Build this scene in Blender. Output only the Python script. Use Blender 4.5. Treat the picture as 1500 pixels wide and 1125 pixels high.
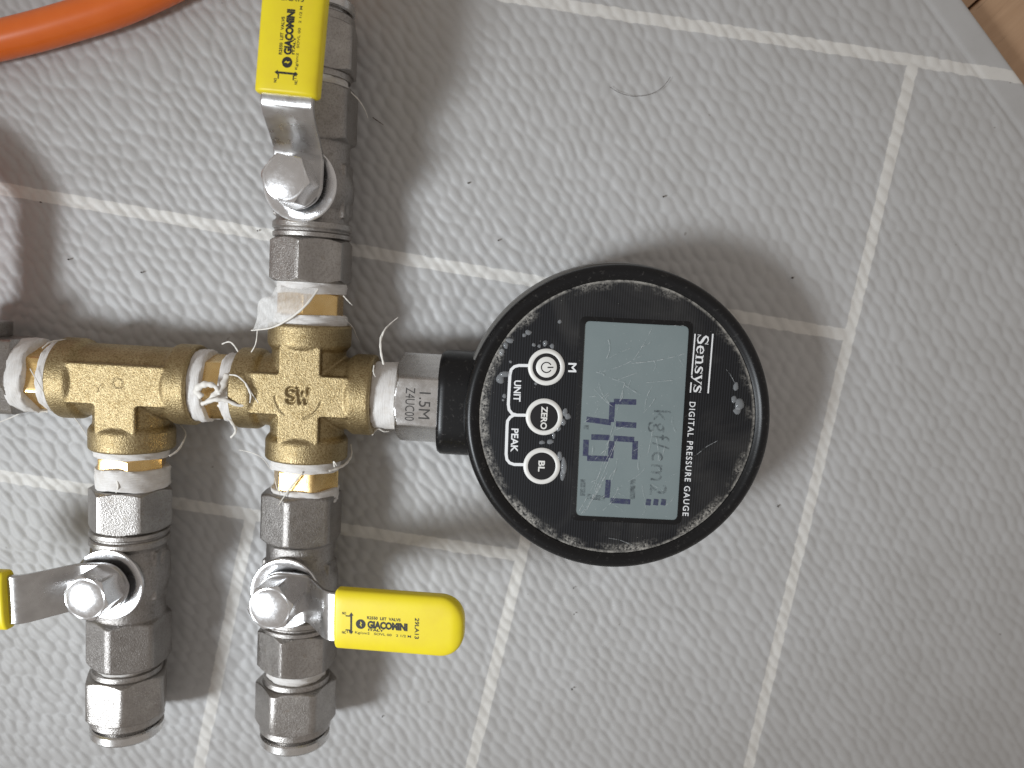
import bpy, bmesh, math, random
import numpy as np
from mathutils import Matrix, Vector

random.seed(7)
rng = np.random.default_rng(7)
S = 0.001                                   # everything below is written in millimetres
for o in list(bpy.data.objects):
    bpy.data.objects.remove(o, do_unlink=True)
scn = bpy.context.scene
col = scn.collection

# ------------------------------------------------------------------ camera
FPX, CAMZ, TILT = 1125.0, 225.0, math.radians(6.2)
cam_data = bpy.data.cameras.new('camera')
cam = bpy.data.objects.new('camera', cam_data)
col.objects.link(cam)
cam_data.sensor_width = 36.0
cam_data.lens = 36.0 * FPX / 1500.0
cam_data.clip_start = 0.01
cam_data.clip_end = 50.0
cam.location = (0, 0, CAMZ * S)
cam.rotation_euler = (-TILT, 0, 0)
cam_data.dof.use_dof = True
cam_data.dof.focus_distance = 0.200
cam_data.dof.aperture_fstop = 11.0
scn.camera = cam

# ------------------------------------------------------------------ light
world = bpy.data.worlds.new('World')
scn.world = world
world.use_nodes = True
bg = world.node_tree.nodes['Background']
bg.inputs[0].default_value = (1.0, 0.92, 0.85, 1)
bg.inputs[1].default_value = 0.385


def area_light(name, direction, dist, size, power, colour, target=(0.0, -0.02, 0.0)):
    d = Vector(direction).normalized()
    li = bpy.data.lights.new(name, 'AREA')
    li.shape = 'RECTANGLE'
    li.size, li.size_y = size
    li.energy = power
    li.color = colour
    o = bpy.data.objects.new(name, li)
    col.objects.link(o)
    o.location = Vector(target) + d * dist
    o.rotation_euler = (-d).to_track_quat('-Z', 'Y').to_euler()
    return o


KEY = area_light('window_light', (-0.634, -0.236, 0.737), 0.85, (0.23, 0.23), 0.255, (0.89, 0.95, 1.0), (-0.052, -0.048, 0.0))
KEY.data.spread = math.radians(26)
scn.view_settings.view_transform = 'Standard'
scn.view_settings.look = 'None'
scn.view_settings.exposure = 0.0
scn.view_settings.gamma = 1.0
scn.render.engine = 'CYCLES'
scn.render.resolution_x, scn.render.resolution_y = 1024, 768


# ------------------------------------------------------------------ helpers
def P(px, py, z):
    """photo pixel -> point on the horizontal plane at height z (mm)"""
    d = Vector((0, -math.sin(TILT), -math.cos(TILT))) + Vector((1, 0, 0)) * ((px - 750) / FPX) \
        + Vector((0, math.cos(TILT), -math.sin(TILT))) * ((562.5 - py) / FPX)
    k = (z - CAMZ) / d.z
    return Vector((0, 0, CAMZ)) + d * k


AX = 13.0                                   # height of the pipe axis above the mat
CROSS = P(452, 573, AX)
_g, _t = P(892, 597, AX), P(195, 557, AX)
RUN = math.atan2(_g.y - _t.y, _g.x - _t.x)
FR = Matrix.Translation(CROSS) @ Matrix.Rotation(RUN, 4, 'Z')       # rig frame (mm)
WORLD = {}


def mm(M):
    """matrix in mm -> matrix in metres"""
    M = M.copy()
    M.translation = M.translation * S
    return M


def put(o, parent, M):
    """place o at world matrix M (mm) under parent"""
    Mw = mm(M)
    WORLD[o.name] = Mw
    o.parent = parent
    o.matrix_basis = (WORLD[parent.name].inverted() @ Mw) if parent else Mw
    return o


def tag(o, label=None, cat=None, group=None, kind=None):
    for k, v in (('label', label), ('category', cat), ('group', group), ('kind', kind)):
        if v:
            o[k] = v
    return o


class MB:
    def __init__(self):
        self.v, self.f, self.m = [], [], []

    def add(self, verts, faces, mi=0):
        b = len(self.v)
        self.v += [tuple(p) for p in verts]
        self.f += [tuple(i + b for i in f) for f in faces]
        self.m += [mi] * len(faces)
        return self

    def rings(self, rings, mi=0, cap0=True, cap1=True, closed=False):
        n = len(rings[0])
        vs = [p for r in rings for p in r]
        fs = []
        for i in range(len(rings) - (0 if closed else 1)):
            a, b = i * n, ((i + 1) % len(rings)) * n
            for j in range(n):
                k = (j + 1) % n
                fs.append((a + j, a + k, b + k, b + j))
        if not closed:
            if cap0:
                fs.append(tuple(range(n))[::-1])
            if cap1:
                fs.append(tuple((len(rings) - 1) * n + j for j in range(n)))
        return self.add(vs, fs, mi)

    def lathe(self, prof, n=64, mi=0, axis='x', c=(0, 0, 0), rf=None, **k):
        rs = []
        for s, r in prof:
            ring = []
            for j in range(n):
                a = 2 * math.pi * j / n
                rr = rf(a, s, r) if rf else r
                if axis == 'x':
                    p = (s, rr * math.cos(a), rr * math.sin(a))
                elif axis == 'y':
                    p = (rr * math.sin(a), s, rr * math.cos(a))
                else:
                    p = (rr * math.cos(a), rr * math.sin(a), s)
                ring.append((p[0] + c[0], p[1] + c[1], p[2] + c[2]))
            rs.append(ring)
        return self.rings(rs, mi, **k)

    def hexbar(self, x0, x1, af, ph, ch0=1, ch1=1, trunc=0.985, mi=0, axis='x', c=(0, 0, 0), n=96):
        h = af / 2
        rc = h / math.cos(math.pi / 6)
        d = (rc - h) * 0.62
        st = []
        xs0 = [x0 + d * t for t in (0, .2, .4, .6, .8, 1.0)] if ch0 else [x0]
        xs1 = [x1 - d * t for t in (1.0, .8, .6, .4, .2, 0)] if ch1 else [x1]
        for x in xs0 + xs1:
            lim = rc * trunc
            if ch0:
                lim = min(lim, h * 0.985 + (x - x0) / 0.62)
            if ch1:
                lim = min(lim, h * 0.985 + (x1 - x) / 0.62)
            st.append((x, lim))
        p = math.radians(ph)

        def rf(a, s, r):
            q = (a - p) % (math.pi / 3) - math.pi / 6
            return min(h / math.cos(q), r)
        # place a vertex on every corner: sample angles start at the phase
        rs = []
        for x, r in st:
            ring = []
            for j in range(n):
                a = p + 2 * math.pi * j / n
                rr = rf(a, x, r)
                if axis == 'x':
                    q = (x, rr * math.cos(a), rr * math.sin(a))
                else:
                    q = (rr * math.cos(a), rr * math.sin(a), x)
                ring.append((q[0] + c[0], q[1] + c[1], q[2] + c[2]))
            rs.append(ring)
        return self.rings(rs, mi)

    def box(self, a, b, mi=0):
        x0, y0, z0 = a
        x1, y1, z1 = b
        v = [(x0, y0, z0), (x1, y0, z0), (x1, y1, z0), (x0, y1, z0), (x0, y0, z1), (x1, y0, z1), (x1, y1, z1), (x0, y1, z1)]
        return self.add(v, [(3, 2, 1, 0), (4, 5, 6, 7), (0, 1, 5, 4), (1, 2, 6, 5), (2, 3, 7, 6), (3, 0, 4, 7)], mi)

    def ball(self, c, r, mi=0, nu=20, nv=12):
        prof = [(-math.cos(math.pi * i / nv), math.sin(math.pi * i / nv)) for i in range(1, nv)]
        rs = [[(c[0] + r[0] * q * math.cos(2 * math.pi * j / nu), c[1] + r[1] * q * math.sin(2 * math.pi * j / nu), c[2] + r[2] * s)
               for j in range(nu)] for s, q in prof]
        return self.rings(rs, mi)

    def tube(self, pts, rad, n=8, mi=0, flat=1.0):
        """sweep a circle (or a flattened one) along points"""
        pts = [Vector(p) for p in pts]
        rs = []
        for i, p in enumerate(pts):
            t = (pts[min(i + 1, len(pts) - 1)] - pts[max(i - 1, 0)]).normalized()
            side = t.cross(Vector((0, 0, 1)))
            side = side.normalized() if side.length > 1e-4 else Vector((1, 0, 0))
            up = side.cross(t).normalized()
            r = rad[i] if isinstance(rad, (list, tuple)) else rad
            rs.append([p + side * (r * math.cos(2 * math.pi * j / n)) + up * (r * flat * math.sin(2 * math.pi * j / n)) for j in range(n)])
        return self.rings(rs, mi)

    def xform(self, M):
        self.v = [tuple(M @ Vector(p)) for p in self.v]
        return self

    def mesh(self, name, mats, sharp=32):
        me = bpy.data.meshes.new(name)
        me.from_pydata([(x * S, y * S, z * S) for x, y, z in self.v], [], self.f)
        for m in (mats if isinstance(mats, (list, tuple)) else [mats]):
            me.materials.append(m)
        me.polygons.foreach_set('material_index', self.m)
        fix(me)
        me.polygons.foreach_set('use_smooth', [True] * len(me.polygons))
        me.set_sharp_from_angle(angle=math.radians(sharp))
        me.update()
        return me

    def obj(self, name, mats, parent=None, M=None, sharp=32, recenter=False):
        """mesh object; M in mm. recenter: verts are world coordinates, move the origin to their middle"""
        if recenter:
            a = np.array(self.v)
            c = (a.min(0) + a.max(0)) / 2
            self.v = [tuple(p) for p in a - c]
            M = Matrix.Translation(Vector(c))
        o = bpy.data.objects.new(name, self.mesh(name, mats, sharp))
        col.objects.link(o)
        return put(o, parent, M or Matrix.Identity(4))


def fix(me):
    bm = bmesh.new()
    bm.from_mesh(me)
    bmesh.ops.recalc_face_normals(bm, faces=bm.faces)
    bm.to_mesh(me)
    bm.free()


def cast(mb, name, mat, voxel=0.33, smooth=4, post=None):
    """weld overlapping solids into one soft-edged casting"""
    me = mb.mesh(name + '_raw', mat)
    o = bpy.data.objects.new(name + '_raw', me)
    col.objects.link(o)
    m = o.modifiers.new('r', 'REMESH')
    m.mode = 'VOXEL'
    m.voxel_size = voxel * S
    m.adaptivity = 0
    s = o.modifiers.new('s', 'SMOOTH')
    s.factor = 0.5
    s.iterations = smooth
    dg = bpy.context.evaluated_depsgraph_get()
    out = bpy.data.meshes.new_from_object(o.evaluated_get(dg))
    bpy.data.objects.remove(o, do_unlink=True)
    bpy.data.meshes.remove(me)
    out.name = name
    out.materials.clear()
    out.materials.append(mat)
    if post:
        n = len(out.vertices)
        a = np.empty(n * 3)
        out.vertices.foreach_get('co', a)
        a = a.reshape(-1, 3) / S
        post(a)
        out.vertices.foreach_set('co', (a * S).ravel())
    out.polygons.foreach_set('use_smooth', [True] * len(out.polygons))
    out.update()
    return out


def mobj(name, me, parent, M):
    o = bpy.data.objects.new(name, me)
    col.objects.link(o)
    return put(o, parent, M)


def empty(name, M):
    o = bpy.data.objects.new(name, None)
    o.empty_display_size = 0.01
    col.objects.link(o)
    return put(o, None, M)


# ------------------------------------------------------------------ materials
class Mat:
    def __init__(self, name):
        self.m = bpy.data.materials.new(name)
        self.m.use_nodes = True
        self.nt = self.m.node_tree
        self.b = self.nt.nodes['Principled BSDF']
        self._co = None

    def n(self, t, **k):
        nd = self.nt.nodes.new(t)
        for a, v in k.items():
            setattr(nd, a, v)
        return nd

    def link(self, a, b):
        self.nt.links.new(a, b)

    @property
    def co(self):
        if self._co is None:
            self._co = self.n('ShaderNodeTexCoord').outputs['Object']
        return self._co

    def val(self, sock, v):
        if hasattr(v, 'is_output'):
            self.link(v, sock)
        else:
            sock.default_value = v

    def math(self, op, a, b=0.0, c=0.0, clamp=False):
        nd = self.n('ShaderNodeMath', operation=op)
        nd.use_clamp = clamp
        self.val(nd.inputs[0], a)
        self.val(nd.inputs[1], b)
        self.val(nd.inputs[2], c)
        return nd.outputs[0]

    def noise(self, scale, detail=2.0, rough=0.5, dist=0.0, co=None):
        nd = self.n('ShaderNodeTexNoise')
        nd.inputs['Scale'].default_value = scale
        nd.inputs['Detail'].default_value = detail
        nd.inputs['Roughness'].default_value = rough
        nd.inputs['Distortion'].default_value = dist
        self.link(co or self.co, nd.inputs['Vector'])
        return nd.outputs['Fac']

    def scaled(self, v):
        nd = self.n('ShaderNodeMapping')
        nd.inputs['Scale'].default_value = v
        self.link(self.co, nd.inputs['Vector'])
        return nd.outputs[0]

    def ramp(self, f, stops):
        nd = self.n('ShaderNodeValToRGB')
        e = nd.color_ramp.elements
        while len(e) < len(stops):
            e.new(0.5)
        for el, (p, c) in zip(e, stops):
            el.position = p
            el.color = (c if hasattr(c, '__len__') else (c, c, c)) + ((1,) if hasattr(c, '__len__') else (1,)) if hasattr(c, '__len__') else (c, c, c, 1)
        self.link(f, nd.inputs[0])
        return nd.outputs[0]

    def mix(self, f, a, b):
        nd = self.n('ShaderNodeMix', data_type='RGBA')
        self.val(nd.inputs[0], f)
        for s, v in ((nd.inputs[6], a), (nd.inputs[7], b)):
            self.val(s, v if hasattr(v, 'is_output') else tuple(v) + (1,))
        return nd.outputs[2]

    def bump(self, h, strength=0.3, dist=0.0002):
        nd = self.n('ShaderNodeBump')
        nd.inputs['Strength'].default_value = strength
        nd.inputs['Distance'].default_value = dist
        self.link(h, nd.inputs['Height'])
        self.link(nd.outputs[0], self.b.inputs['Normal'])
        return nd

    def set(self, **k):
        names = dict(base='Base Color', rough='Roughness', metal='Metallic', spec='Specular IOR Level', coat='Coat Weight',
                     coat_rough='Coat Roughness', trans='Transmission Weight', alpha='Alpha', ior='IOR', sss='Subsurface Weight')
        for a, v in k.items():
            if a == 'base' and not hasattr(v, 'is_output'):
                v = tuple(v) + (1,)
            self.val(self.b.inputs[names[a]], v)
        return self


def plain(name, base, rough=0.5, metal=0.0, **k):
    m = Mat(name)
    m.set(base=base, rough=rough, metal=metal, **k)
    return m.m


def metal(name, c0, c1, rough, grain_scale, grain, stain=None, r_var=0.12, speck=None):
    m = Mat(name)
    big = m.noise(180, 3, 0.6)
    fine = m.noise(grain_scale, 3, 0.6)
    base = m.mix(m.ramp(big, [(0.3, 0.0), (0.7, 1.0)]), c0, c1)
    if stain:
        sp = m.ramp(m.noise(420, 4, 0.7), [(0.60, 0.0), (0.72, 1.0)])
        base = m.mix(m.math('MULTIPLY', sp, 0.6), base, stain)
    if speck:
        base = m.mix(m.math('MULTIPLY', m.ramp(m.noise(2100, 3, 0.7), [(0.46, 0.0), (0.62, 1.0)]), 0.75 if 'brass' in name else 0.5), base, speck)
    m.set(base=base, metal=1.0)
    m.set(rough=m.math('ADD', m.math('MULTIPLY', m.noise(600, 3, 0.6), r_var * 2), rough - r_var))
    m.bump(fine, grain, 0.0002)
    return m.m


BRASS_CAST = metal('cast_brass', (0.36, 0.28, 0.15), (0.47, 0.375, 0.215), 0.47, 2600, 0.9, (0.26, 0.18, 0.08), speck=(0.22, 0.15, 0.065))
BRASS = metal('machined_brass', (0.74, 0.50, 0.20), (0.85, 0.62, 0.30), 0.28, 1500, 0.12)
STEEL_CAST = metal('cast_steel', (0.30, 0.28, 0.265), (0.40, 0.38, 0.365), 0.42, 2800, 0.8, (0.20, 0.18, 0.16), speck=(0.20, 0.185, 0.17))
STEEL = metal('turned_steel', (0.55, 0.54, 0.53), (0.70, 0.69, 0.68), 0.27, 1800, 0.10)
STEEL_NUT = metal('brushed_nut_steel', (0.35, 0.33, 0.315), (0.47, 0.45, 0.43), 0.38, 2600, 0.6, (0.30, 0.25, 0.19), speck=(0.24, 0.22, 0.20))
CHROME = metal('bright_plated_steel', (0.72, 0.72, 0.73), (0.84, 0.84, 0.85), 0.25, 1400, 0.14)
LEVER = metal('pressed_lever_steel', (0.47, 0.46, 0.455), (0.60, 0.595, 0.59), 0.30, 1600, 0.12)

m = Mat('yellow_vinyl')
m.set(base=m.mix(m.ramp(m.noise(150, 4, 0.6), [(0.35, 0.0), (0.75, 1.0)]), (0.86, 0.71, 0.015), (0.80, 0.63, 0.02)), rough=0.42)
m.bump(m.noise(1500, 2), 0.06)
YELLOW = m.m
INK = plain('black_ink', (0.012, 0.011, 0.010), 0.55)
WHITE_INK = plain('white_ink', (0.78, 0.79, 0.80), 0.5)
m = Mat('black_case_plastic')
dust = m.ramp(m.noise(900, 6, 0.75), [(0.58, 0.0), (0.74, 1.0)])
m.set(base=m.mix(m.math('MULTIPLY', dust, 0.16), (0.006, 0.006, 0.0068), (0.42, 0.40, 0.37)), rough=0.33, spec=0.3)
m.bump(m.noise(3000, 2), 0.05)
BLACK = m.m
m = Mat('grey_case_enamel')
m.set(base=m.mix(m.noise(500, 4, 0.7), (0.085, 0.082, 0.078), (0.15, 0.145, 0.135)), rough=0.34)
CASE = m.m
m = Mat('orange_hose')
m.set(base=m.mix(m.noise(200, 3), (0.70, 0.13, 0.015), (0.78, 0.17, 0.025)), rough=0.30)
ORANGE = m.m
AMBER = plain('amber_tube', (0.72, 0.33, 0.03), 0.35)
m = Mat('thread_tape')
fib = m.noise(1.0, 3, 0.6, co=m.scaled((3800, 260, 260)))
grub = m.ramp(m.noise(260, 4, 0.7), [(0.45, 0.0), (0.75, 1.0)])
m.set(base=m.mix(m.math('MULTIPLY', grub, 0.45), m.mix(fib, (0.58, 0.55, 0.52), (0.82, 0.81, 0.80)), (0.45, 0.38, 0.30)), rough=0.55)
m.bump(fib, 0.5, 0.0003)
TAPE = m.m
m = Mat('tape_film')
fib = m.noise(1.0, 3, 0.6, co=m.scaled((1800, 500, 1800)))
m.set(base=(0.80, 0.79, 0.77), rough=0.5, alpha=m.math('ADD', m.math('MULTIPLY', fib, 0.55), 0.22))
FILM = m.m
STRAND = plain('tape_fibre', (0.72, 0.69, 0.64), 0.6)
BORE_SHADE = plain('bore_shade', (0.02, 0.02, 0.02), 0.6)  # shade inside the open fittings, put into the colour


# ------------------------------------------------------------------ numpy value noise
def vnoise(x, y, seed):
    r = np.random.default_rng(seed)
    T = r.random((256, 256))
    xi, yi = np.floor(x).astype(int), np.floor(y).astype(int)
    fx, fy = x - xi, y - yi
    fx, fy = fx * fx * (3 - 2 * fx), fy * fy * (3 - 2 * fy)
    g = lambda i, j: T[i % 256, j % 256]
    return (g(xi, yi) * (1 - fx) + g(xi + 1, yi) * fx) * (1 - fy) + (g(xi, yi + 1) * (1 - fx) + g(xi + 1, yi + 1) * fx) * fy


# ------------------------------------------------------------------ floor and mat
MAT_T = 12.0
e0, e1 = P(1408, 0, 0), P(1503, 130, 0)
eu = (e1 - e0).normalized()                       # along the mat's edge
ev = Vector((eu.y, -eu.x, 0))                     # inwards
if ev.dot(Vector((-1, -1, 0))) < 0:
    ev = -ev
foot = e0 + eu * ((Vector((0, -30, 0)) - e0).dot(eu))


def build_mat():
    du = 0.5
    US0, US1 = -182, 194
    us = np.concatenate([np.arange(-300, US0, 1.3), np.arange(US0, US1, du), np.arange(US1, 300, 1.3)])
    vs = np.concatenate([[-0.9, -0.9, -0.75, -0.35, 0.15, 0.8], np.arange(1.4, 369, du), np.arange(369, 470, 1.3)])
    zside = {0: -MAT_T + 0.3, 1: -1.3, 2: -0.6, 3: -0.2, 4: -0.03}
    U, V = np.meshgrid(us, vs, indexing='ij')
    # beads lie in staggered rows along the edge, warped a little by hand-rolled embossing
    wu = (vnoise(U / 9, V / 9, 1) - .5) * 3.2 + (vnoise(U / 40, V / 40, 2) - .5) * 6
    wv = (vnoise(U / 8, V / 6, 3) - .5) * 1.5 + (vnoise(U / 35, V / 35, 4) - .5) * 3
    a = math.radians(-4)
    u2 = U * math.cos(a) - V * math.sin(a) + wu
    v2 = U * math.sin(a) + V * math.cos(a) + wv
    H = np.zeros_like(U)
    PV, PU = 2.85, 5.6
    row = np.floor(v2 / PV).astype(int)
    R = np.random.default_rng(11)
    J = R.random((512, 512, 3))
    for dr in (-1, 0, 1):
        rr = row + dr
        off = (rr % 2) * 0.5 + 0.25 * (J[rr % 512, 7, 2] - .5)
        cu = np.floor(u2 / PU - off).astype(int)
        for dc in (-1, 0, 1):
            cc = cu + dc
            j = J[rr % 512, cc % 512]
            pu = (cc + off + 0.5 + (j[..., 0] - .5) * 0.35) * PU
            pv = (rr + 0.5 + (j[..., 1] - .5) * 0.30) * PV
            q = ((u2 - pu) / (3.2 + 0.9 * (j[..., 2] - .5))) ** 2 + ((v2 - pv) / 1.62) ** 2
            H = np.maximum(H, np.clip(1 - q, 0, 1) ** 0.8 * (0.72 + 0.28 * j[..., 2]))
    H = H * 0.50 + (vnoise(U / 1.6, V / 1.6, 5) - .5) * 0.06
    edge = np.clip((V - 7.4) / 1.6, 0, 1)
    edge = edge * edge * (3 - 2 * edge)
    und = (vnoise(U / 70 + 9, V / 70 + 4, 6) - .5) * 0.8 * np.clip(V / 60, 0, 1)
    crease = np.exp(-((V - 7.6) / 0.75) ** 2) * 0.55
    Z = (H - 0.45) * edge - 0.02 * (1 - edge) + und - 0.35 - crease
    for i, z in zside.items():
        Z[:, i] = Z[:, 5] + z
    X = foot.x + U * eu.x + V * ev.x
    Y = foot.y + U * eu.y + V * ev.y
    co = np.stack([X, Y, Z], -1).reshape(-1, 3) * S
    nu, nv = U.shape
    I = np.arange(nu * nv).reshape(nu, nv)
    q = np.stack([I[:-1, :-1], I[1:, :-1], I[1:, 1:], I[:-1, 1:]], -1).reshape(-1, 4)
    if eu.cross(ev).z < 0:
        q = q[:, ::-1]
    me = bpy.data.meshes.new('foam_mat')
    me.vertices.add(len(co))
    me.vertices.foreach_set('co', co.ravel())
    me.loops.add(q.size)
    me.loops.foreach_set('vertex_index', q.ravel().astype(np.int32))
    me.polygons.add(len(q))
    me.polygons.foreach_set('loop_start', np.arange(0, q.size, 4, dtype=np.int32))
    me.polygons.foreach_set('use_smooth', np.ones(len(q), dtype=bool))
    me.update(calc_edges=True)
    me.validate()
    return me


def mat_material():
    m = Mat('embossed_mat_vinyl')
    segs = [((600, -30), (1515, 116), 3.3), ((-150, 250), (1240, 491), 3.5), ((-150, 675), (772, 817), 3.6),
            ((1338, 96), (1085, 1180), 3.2), ((857, 427), (672, 1200), 3.4), ((368, 752), (275, 1200), 3.6)]
    wob = m.math('MULTIPLY', m.math('SUBTRACT', m.noise(350, 3, 0.6), 0.5), 0.0011)
    total = None
    for a, b, w in segs:
        p, q = P(a[0], a[1], 0) * S, P(b[0], b[1], 0) * S
        d = (q - p)
        ln = d.length
        d.normalize()
        nrm = Vector((-d.y, d.x, 0))
        sub = m.n('ShaderNodeVectorMath', operation='SUBTRACT')
        m.link(m.co, sub.inputs[0])
        sub.inputs[1].default_value = p
        dd = []
        for vec in (d, nrm):
            dt = m.n('ShaderNodeVectorMath', operation='DOT_PRODUCT')
            m.link(sub.outputs[0], dt.inputs[0])
            dt.inputs[1].default_value = vec
            dd.append(dt.outputs['Value'])
        across = m.math('ABSOLUTE', m.math('ADD', dd[1], wob))
        along = m.math('ABSOLUTE', m.math('SUBTRACT', dd[0], ln / 2))
        f = m.math('SUBTRACT', 1.0, m.math('DIVIDE', m.math('SUBTRACT', across, w / 2 * S - 0.00015), 0.0003), clamp=True)
        g = m.math('LESS_THAN', along, ln / 2)
        r = m.math('MULTIPLY', f, g)
        total = r if total is None else m.math('MAXIMUM', total, r)
    grime = m.ramp(m.noise(45, 5, 0.65), [(0.35, 0.0), (0.8, 1.0)])
    basec = m.mix(grime, (0.462, 0.458, 0.455), (0.405, 0.397, 0.388))
    speck = m.ramp(m.noise(330, 2, 0.5), [(0.775, 0.0), (0.80, 1.0)])
    basec = m.mix(m.math('MULTIPLY', speck, 0.5), basec, (0.16, 0.14, 0.12))
    linec = m.mix(m.noise(160, 4, 0.6), (0.70, 0.685, 0.655), (0.61, 0.59, 0.555))
    m.set(base=m.mix(m.math('MULTIPLY', total, m.math('ADD', m.math('MULTIPLY', m.noise(260, 4, 0.7), 0.5), 0.62), clamp=True), basec, linec), rough=0.5, spec=0.4)
    m.bump(m.noise(2600, 4, 0.65), 0.16, 0.0002)
    return m.m


mat_obj = bpy.data.objects.new('foam_mat', build_mat())
mat_obj.data.materials.append(mat_material())
col.objects.link(mat_obj)
put(mat_obj, None, Matrix.Identity(4))
tag(mat_obj, 'light grey embossed foam mat with white printed joint lines under the brass test rig', 'mat')

# wooden floor beyond the mat's edge
m = Mat('floor_wood')
g = m.scaled((10, 120, 60))
w = m.noise(4.0, 6, 0.7, 0.6, co=g)
fine = m.noise(1.0, 3, 0.6, co=m.scaled((60, 1500, 300)))
vein = m.ramp(m.noise(1.0, 4, 0.75, 0.3, co=m.scaled((28, 420, 100))), [(0.60, 0.0), (0.70, 1.0)])
c = m.mix(w, (0.44, 0.27, 0.155), (0.60, 0.40, 0.25))
c = m.mix(m.math('MULTIPLY', fine, 0.35), c, (0.33, 0.19, 0.11))
m.set(base=m.mix(m.math('MULTIPLY', vein, 0.75), c, (0.085, 0.045, 0.025)), rough=0.42)
m.bump(fine, 0.2, 0.0003)
WOOD = m.m
sub = MB().box((-420, -420, -4), (420, 420, 0)).obj('floor', plain('subfloor', (0.06, 0.04, 0.03), 0.8), None,
                                                   Matrix.Translation((0, 0, -MAT_T - 9.0)))
tag(sub, kind='structure')
fa = P(1416, 16, -MAT_T)
fb = P(1447, -8, -MAT_T)
fd = math.atan2(fb.y - fa.y, fb.x - fa.x) + math.radians(4)
FM = Matrix.Translation(Vector((fa.x, fa.y, -MAT_T - 9.0))) @ Matrix.Rotation(fd, 4, 'Z')
PW = 88.0
plank = None
for i in range(-4, 5):
    if abs(i) > 2:
        continue
    for k in range(-1, 1):
        x0 = k * 300 + (70 if i % 2 else -60)
        M = FM @ Matrix.Translation((x0 + 149, (i + 0.5) * PW, 0))
        if plank is None:
            b = MB()
            h, q, e = 149.6, PW / 2 - 0.35, 0.8
            rs = [[(-h + d, -q + d, z), (h - d, -q + d, z), (h - d, q - d, z), (-h + d, q - d, z)] for d, z in ((0, .2), (0, 8.3), (.25, 8.75), (e, 9.0))]
            b.rings(rs)
            o = b.obj('plank', WOOD, sub, M)
            plank = o
        else:
            o = mobj('plank', plank.data, sub, M)

# ------------------------------------------------------------------ the rig
root = empty('pressure_test_manifold', Matrix.Translation((CROSS.x, CROSS.y, 0)))
tag(root, 'brass pipe test manifold with yellow handled valves and black digital gauge, lying on mat', 'test manifold')


def rig(x, y, z=0.0, rot=0.0, roll=0.0):
    """frame in the rig: x along the run, y up the column, z from the pipe axis; local x turned by rot"""
    return FR @ Matrix.Translation((x, y, z)) @ Matrix.Rotation(math.radians(rot), 4, 'Z') @ Matrix.Rotation(math.radians(roll), 4, 'X')


# ---- cast brass cross and tee
ARM = 18.7


def arm(b, ang):
    c, s = math.cos(math.radians(ang)), math.sin(math.radians(ang))
    t = MB()
    t.lathe([(0, 10.0), (11.6, 10.0), (12.5, 10.8), (13.3, 11.2), (ARM - .5, 11.2), (ARM, 10.7)], 64)
    t.box((-5, -5.5, -10.15), (12.8, 5.5, 10.15))
    M = Matrix.Rotation(math.radians(ang), 4, 'Z')
    t.xform(M)
    b.add(t.v, t.f)


def stroke_cut(strokes, depth, half):
    def post(a):
        top = a[:, 2] > 8.6
        d = np.full(len(a), 9.0)
        p = a[:, :2]
        for st in strokes:
            for q0, q1 in zip(st[:-1], st[1:]):
                q0, q1 = np.array(q0), np.array(q1)
                e = q1 - q0
                t = np.clip(((p - q0) @ e) / (e @ e), 0, 1)
                d = np.minimum(d, np.linalg.norm(p - q0 - t[:, None] * e, axis=1))
        k = np.clip((half + .22 - d) / .3, 0, 1)
        a[top, 2] -= depth * (k * k * (3 - 2 * k))[top]
    return post


def arc(cx, cy, r, a0, a1, n=10):
    return [(cx + r * math.cos(math.radians(a0 + (a1 - a0) * i / n)), cy + r * math.sin(math.radians(a0 + (a1 - a0) * i / n))) for i in range(n + 1)]


b = MB()
for a in (0, 90, 180, 270):
    arm(b, a)
b.ball((0, 0, 0), (12.2, 12.2, 9.2))
sw = [arc(-2.1, 0.85, 0.95, 30, 270, 10) + arc(-2.1, -1.0, 0.95, 90, -150, 10),
      [(-.35, 1.9), (.35, -1.9), (1.15, 0.9), (1.9, -1.9), (2.6, 1.9)]]
ring_mark = [arc(0, 0, 6.2, 185, 235), arc(0, 0, 6.2, 285, 345)]
fc, fr = stroke_cut(sw, 0.75, 0.30), stroke_cut(ring_mark, 0.25, 0.15)
cross_me = cast(b, 'cross_fitting', BRASS_CAST, 0.28, 5, lambda a: (fc(a), fr(a)))
mobj('cross_fitting', cross_me, root, rig(0, 0))
b = MB()
for a in (0, 180, 270):
    arm(b, a)
b.lathe([(-14, 9.6), (14, 9.6)], 8)
tee_me = cast(b, 'tee_fitting', BRASS_CAST, 0.30, 5, stroke_cut([[(-4.2, -1.6), (-2.9, 0.2)], arc(1.2, .8, 1.3, 0, 360, 14)], 0.22, 0.12))
TX = -48.7
mobj('tee_fitting', tee_me, root, rig(TX, 0))


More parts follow.
